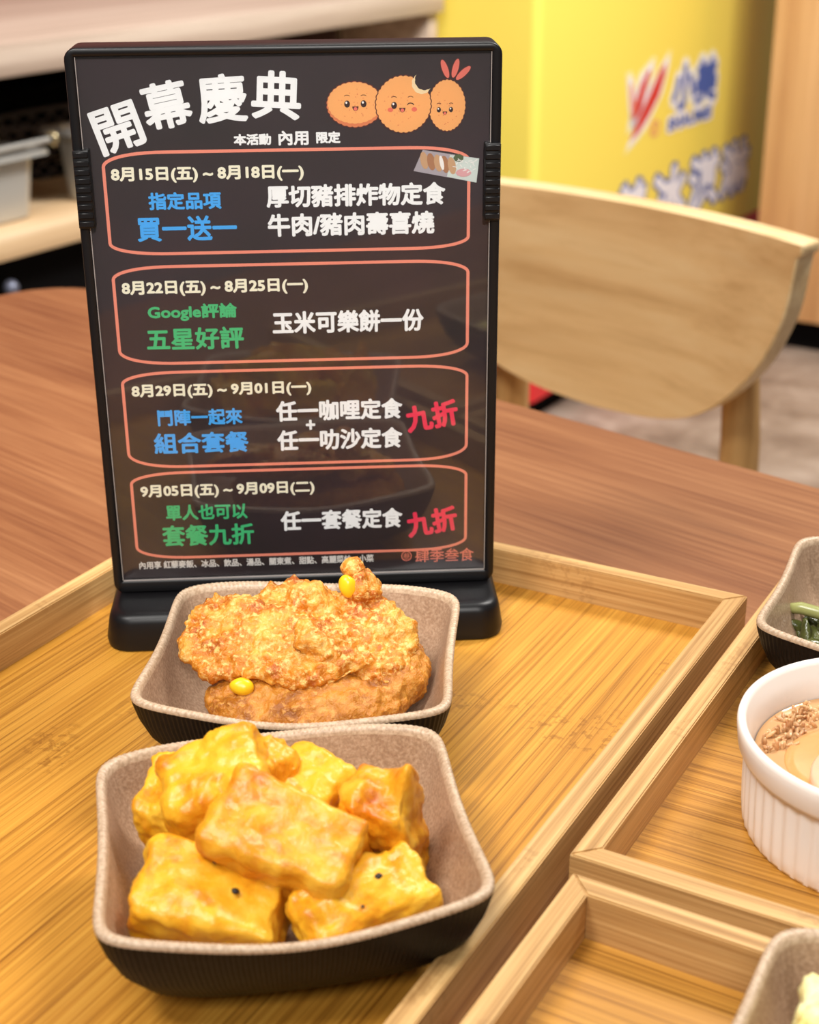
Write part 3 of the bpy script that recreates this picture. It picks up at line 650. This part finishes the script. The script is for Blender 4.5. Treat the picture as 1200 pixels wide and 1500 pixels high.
# croquettes (positions are world; z from the tray floor)
DB = Vector((-.040, .497, FLOOR))
lo_parts = [((.004, -.006, .019), (.037, .028, .0120), (0.06, .0, .1)), ((.023, .008, .021), (.025, .026, .012), (0, -.12, .3)), ((-.014, -.011, .018), (.023, .020, .012), (.1, 0, 0)), ((.000, -.020, .0170), (.027, .013, .010), (.15, 0, 0))]
cq = blob('croquette', lo_parts, .0009, crust((1.3, .2, .5), .0022, .0012), M['croq_low'], None, DB)
tag(cq, 'brown fried croquette lying underneath in the dish beside the menu sign', 'croquette', 'croquettes in the dish')
up_parts = [((.003, .003, .0385), (.027, .021, .0052), (.40, .06, 0)), ((-.0290, .004, .0395), (.0170, .0190, .0042), (.46, -.32, .35)), ((.022, .006, .037), (.020, .020, .0052), (.44, .25, 0)),
            ((-.008, .001, .0335), (.026, .018, .0050), (.40, 0, 0)), ((.000, -.010, .0345), (.026, .010, .0042), (.50, 0, 0)), ((-.004, .022, .0425), (.024, .009, .0055), (.5, 0, 0)), ((.0205, .0215, .0450), (.0085, .0070, .0105), (.2, .25, 0)),
            ((.028, -.004, .0315), (.013, .011, .0042), (.5, .35, 0)), ((.0195, .0225, .0540), (.0026, .0026, .0060), (0, -.5, 0)), ((.005, .015, .0440), (.012, .008, .0055), (.8, .35, .3)), ((.010, -.005, .0390), (.015, .008, .0042), (.3, .4, .4))]
cu2 = blob('croquette', up_parts, .0008, crust((4.1, 1.7, .2), .0040, .0016), M['croq_up'], None, DB)
tag(cu2, 'golden craggy croquette with corn kernels, lying on top in the dish beside the menu sign', 'croquette', 'croquettes in the dish')
def kernel(loc, s=1.0, rot=(0, 0, 0), par=cu2):
    bm = bmesh.new(); bmesh.ops.create_icosphere(bm, subdivisions=3, radius=1, matrix=Matrix.Diagonal((.0042 * s, .0030 * s, .0030 * s, 1)))
    for v in bm.verts: v.co *= 1 + .12 * noise.noise(v.co * 300)
    to_obj('corn_kernel', bm, M['corn'], par, loc, rot, smooth=179)
kernel((-.0215, -.0185, .0295), 1.1); kernel((.0165, .0165, .0525), 1.15, (0, 1.2, .2)); kernel((.004, .004, .0435), .7, (0, .4, .5))

# fried tofu
def tofu(name, c_, size, rot, off, label, mat, wob=.0022, e=.16, spike=None):
    bm = bmesh.new(); bmesh.ops.create_cube(bm, size=2.0); bmesh.ops.subdivide_edges(bm, edges=bm.edges[:], cuts=31, use_grid_fill=True)
    hx = Vector(size) / 2; r = min(size) * e; off = Vector(off)
    for v in bm.verts:
        p = Vector((v.co.x * hx.x, v.co.y * hx.y, v.co.z * hx.z))
        inner_ = Vector([max(-(h - r), min(h - r, q)) for q, h in zip(p, hx)])
        dvec = p - inner_; n_ = dvec.normalized() if dvec.length > 1e-9 else Vector((0, 0, 1)); 
        if dvec.length > 1e-9: p = inner_ + n_ * r
        q = p + off
        k = wob * fbm(q * 48, 3) * .8 + wob * .6 * fbm(q * 150, 4) + wob * .30 * crumb(q, 210) * (1 + fbm(q * 40, 2))
        # soft sag between the corners and uneven taper
        p = p + n_ * k + Vector((fbm(q * 22, 2), fbm(q * 22 + Vector((5, 1, 2)), 2), fbm(q * 22 + Vector((2, 8, 3)), 2))) * wob * .9
        if spike is not None:
            for (sx, sy, amp, wd) in spike:
                if p.z > 0: p.z += amp * math.exp(-((p.x - sx) ** 2 + (p.y - sy) ** 2) / wd ** 2) * (p.z / hx.z)
        v.co = p
    o_ = to_obj(name, bm, mat, None, (c_[0], c_[1], FLOOR + c_[2]), rot, smooth=179)
    return tag(o_, label, 'tofu', 'fried tofu pieces in the near dish')
R = math.radians
tf = []
TF = [((-.0590, .3610, .0235), (.044, .028, .024), (R(20), R(7), R(-10)), (1, 2, 3), 'fried tofu block at the left front of the near dish, with a black speck', 'tofu', .0020, .13, None),
      ((-.0370, .3700, .0380), (.045, .027, .025), (R(26), R(13), R(-21)), (3, 1, 5), 'fried tofu block lying on top in the middle of the near dish', 'tofu_brown', .0019, .13, None),
      ((-.0570, .3950, .0385), (.033, .027, .032), (R(16), R(-20), R(12)), (6, 2, 1), 'tallest fried tofu block, at the back left of the near dish', 'tofu', .0024, .15, None),
      ((-.0745, .3975, .0300), (.016, .030, .030), (R(8), R(-12), R(-10)), (2, 7, 4), 'thin fried tofu piece against the left wall of the near dish', 'tofu', .0026, .22, None),
      ((-.0330, .4050, .0300), (.023, .022, .026), (R(14), R(10), R(-30)), (8, 3, 2), 'small fried tofu block at the back middle of the near dish', 'tofu', .0020, .14, None),
      ((-.0090, .3890, .0285), (.024, .020, .044), (R(20), R(4), R(-16)), (5, 5, 9), 'ragged upright fried tofu piece with a peak, right of the middle block', 'tofu_brown', .0032, .22, [(.008, .004, .011, .0045), (-.004, .0, .004, .004)]),
      ((-.0140, .3585, .0230), (.043, .022, .021), (R(22), R(-8), R(31)), (9, 9, 1), 'slanting fried tofu stick at the right front of the near dish', 'tofu', .0026, .22, None),
      ((-.0465, .4030, .0365), (.016, .016, .026), (R(10), R(16), R(30)), (4, 9, 6), 'browned fried tofu piece tucked behind the tallest block', 'tofu_brown', .003, .26, None)]
for c_, sz_, rt_, of_, lb_, mt_, wb_, ed_, sp_ in TF: tf.append(tofu('fried_tofu', c_, sz_, rt_, of_, lb_, M[mt_], wb_, ed_, sp_))
def speck(par, loc, s=.0010):
    bm = bmesh.new(); bmesh.ops.create_icosphere(bm, subdivisions=2, radius=s)
    for v in bm.verts: v.co = Vector((v.co.x * (1.2 + .8 * noise.noise(v.co * 900)), v.co.y, v.co.z * .5))
    to_obj('pepper_speck', bm, M['pepper'], par, loc, smooth=179)
speck(tf[0], (.008, -.002, .0135)); speck(tf[6], (.005, .002, .0120)); speck(tf[1], (-.016, -.0150, .003), .0006); speck(tf[1], (-.015, -.015, -.001), .0005); speck(tf[2], (-.006, -.0150, -.010), .0009)
speck(tf[6], (-.004, -.004, .0118), .0005)

# greens in the right hand dish
bm = bmesh.new(); r_ = random.Random(3)
for k in range(240):
    q = r_.random() * 6.283; rr = .042 * math.sqrt(r_.random()); x, y = rr * math.cos(q), rr * math.sin(q)
    m_ = Matrix.Translation((x, y, .0145 + .009 * r_.random() * (1 - rr / .06))) @ Euler((r_.random() * 1.2, r_.random() * 1.2, r_.random() * 6)).to_matrix().to_4x4() @ Matrix.Diagonal((.005 + .005 * r_.random(), .0028, .0016, 1))
    bmesh.ops.create_icosphere(bm, subdivisions=2, radius=1, matrix=m_)
tag(to_obj('chopped_greens', bm, M['greens'], None, (.1985, .5275, FLOOR), (0, 0, -.43), smooth=179), 'glossy dark green chopped vegetables in the dish behind the ramekin', 'vegetables', None, 'stuff')
bm = bmesh.new(); tube(bm, [(-.014, .004, 0), (-.006, .0, .002), (.004, -.005, .001), (.014, -.012, -.002)], [.0018, .0026, .0026, .0018], 10)
tag(to_obj('vegetable_stem', bm, M['stem'], None, (.1655, .5475, FLOOR + .0225), (0, 0, 0), smooth=179), 'pale green stem strip lying on the dark greens', 'vegetable')
# salad in the lower right dish
sd = blob('yellow_salad', [((.002, -.006, .019), (.037, .037, .012), (0, 0, 0)), ((-.010, .018, .029), (.022, .018, .010), (0, 0, 0)), ((.012, -.006, .028), (.024, .024, .012), (0, 0, 0))], .0010, crust((7, 3, 2), .004, .0022), M['salad'], None, (.1185, .2770, FLOOR), (0, 0, -.515))
tag(sd, 'pale yellow lumpy salad in the bottom right dish', 'salad')
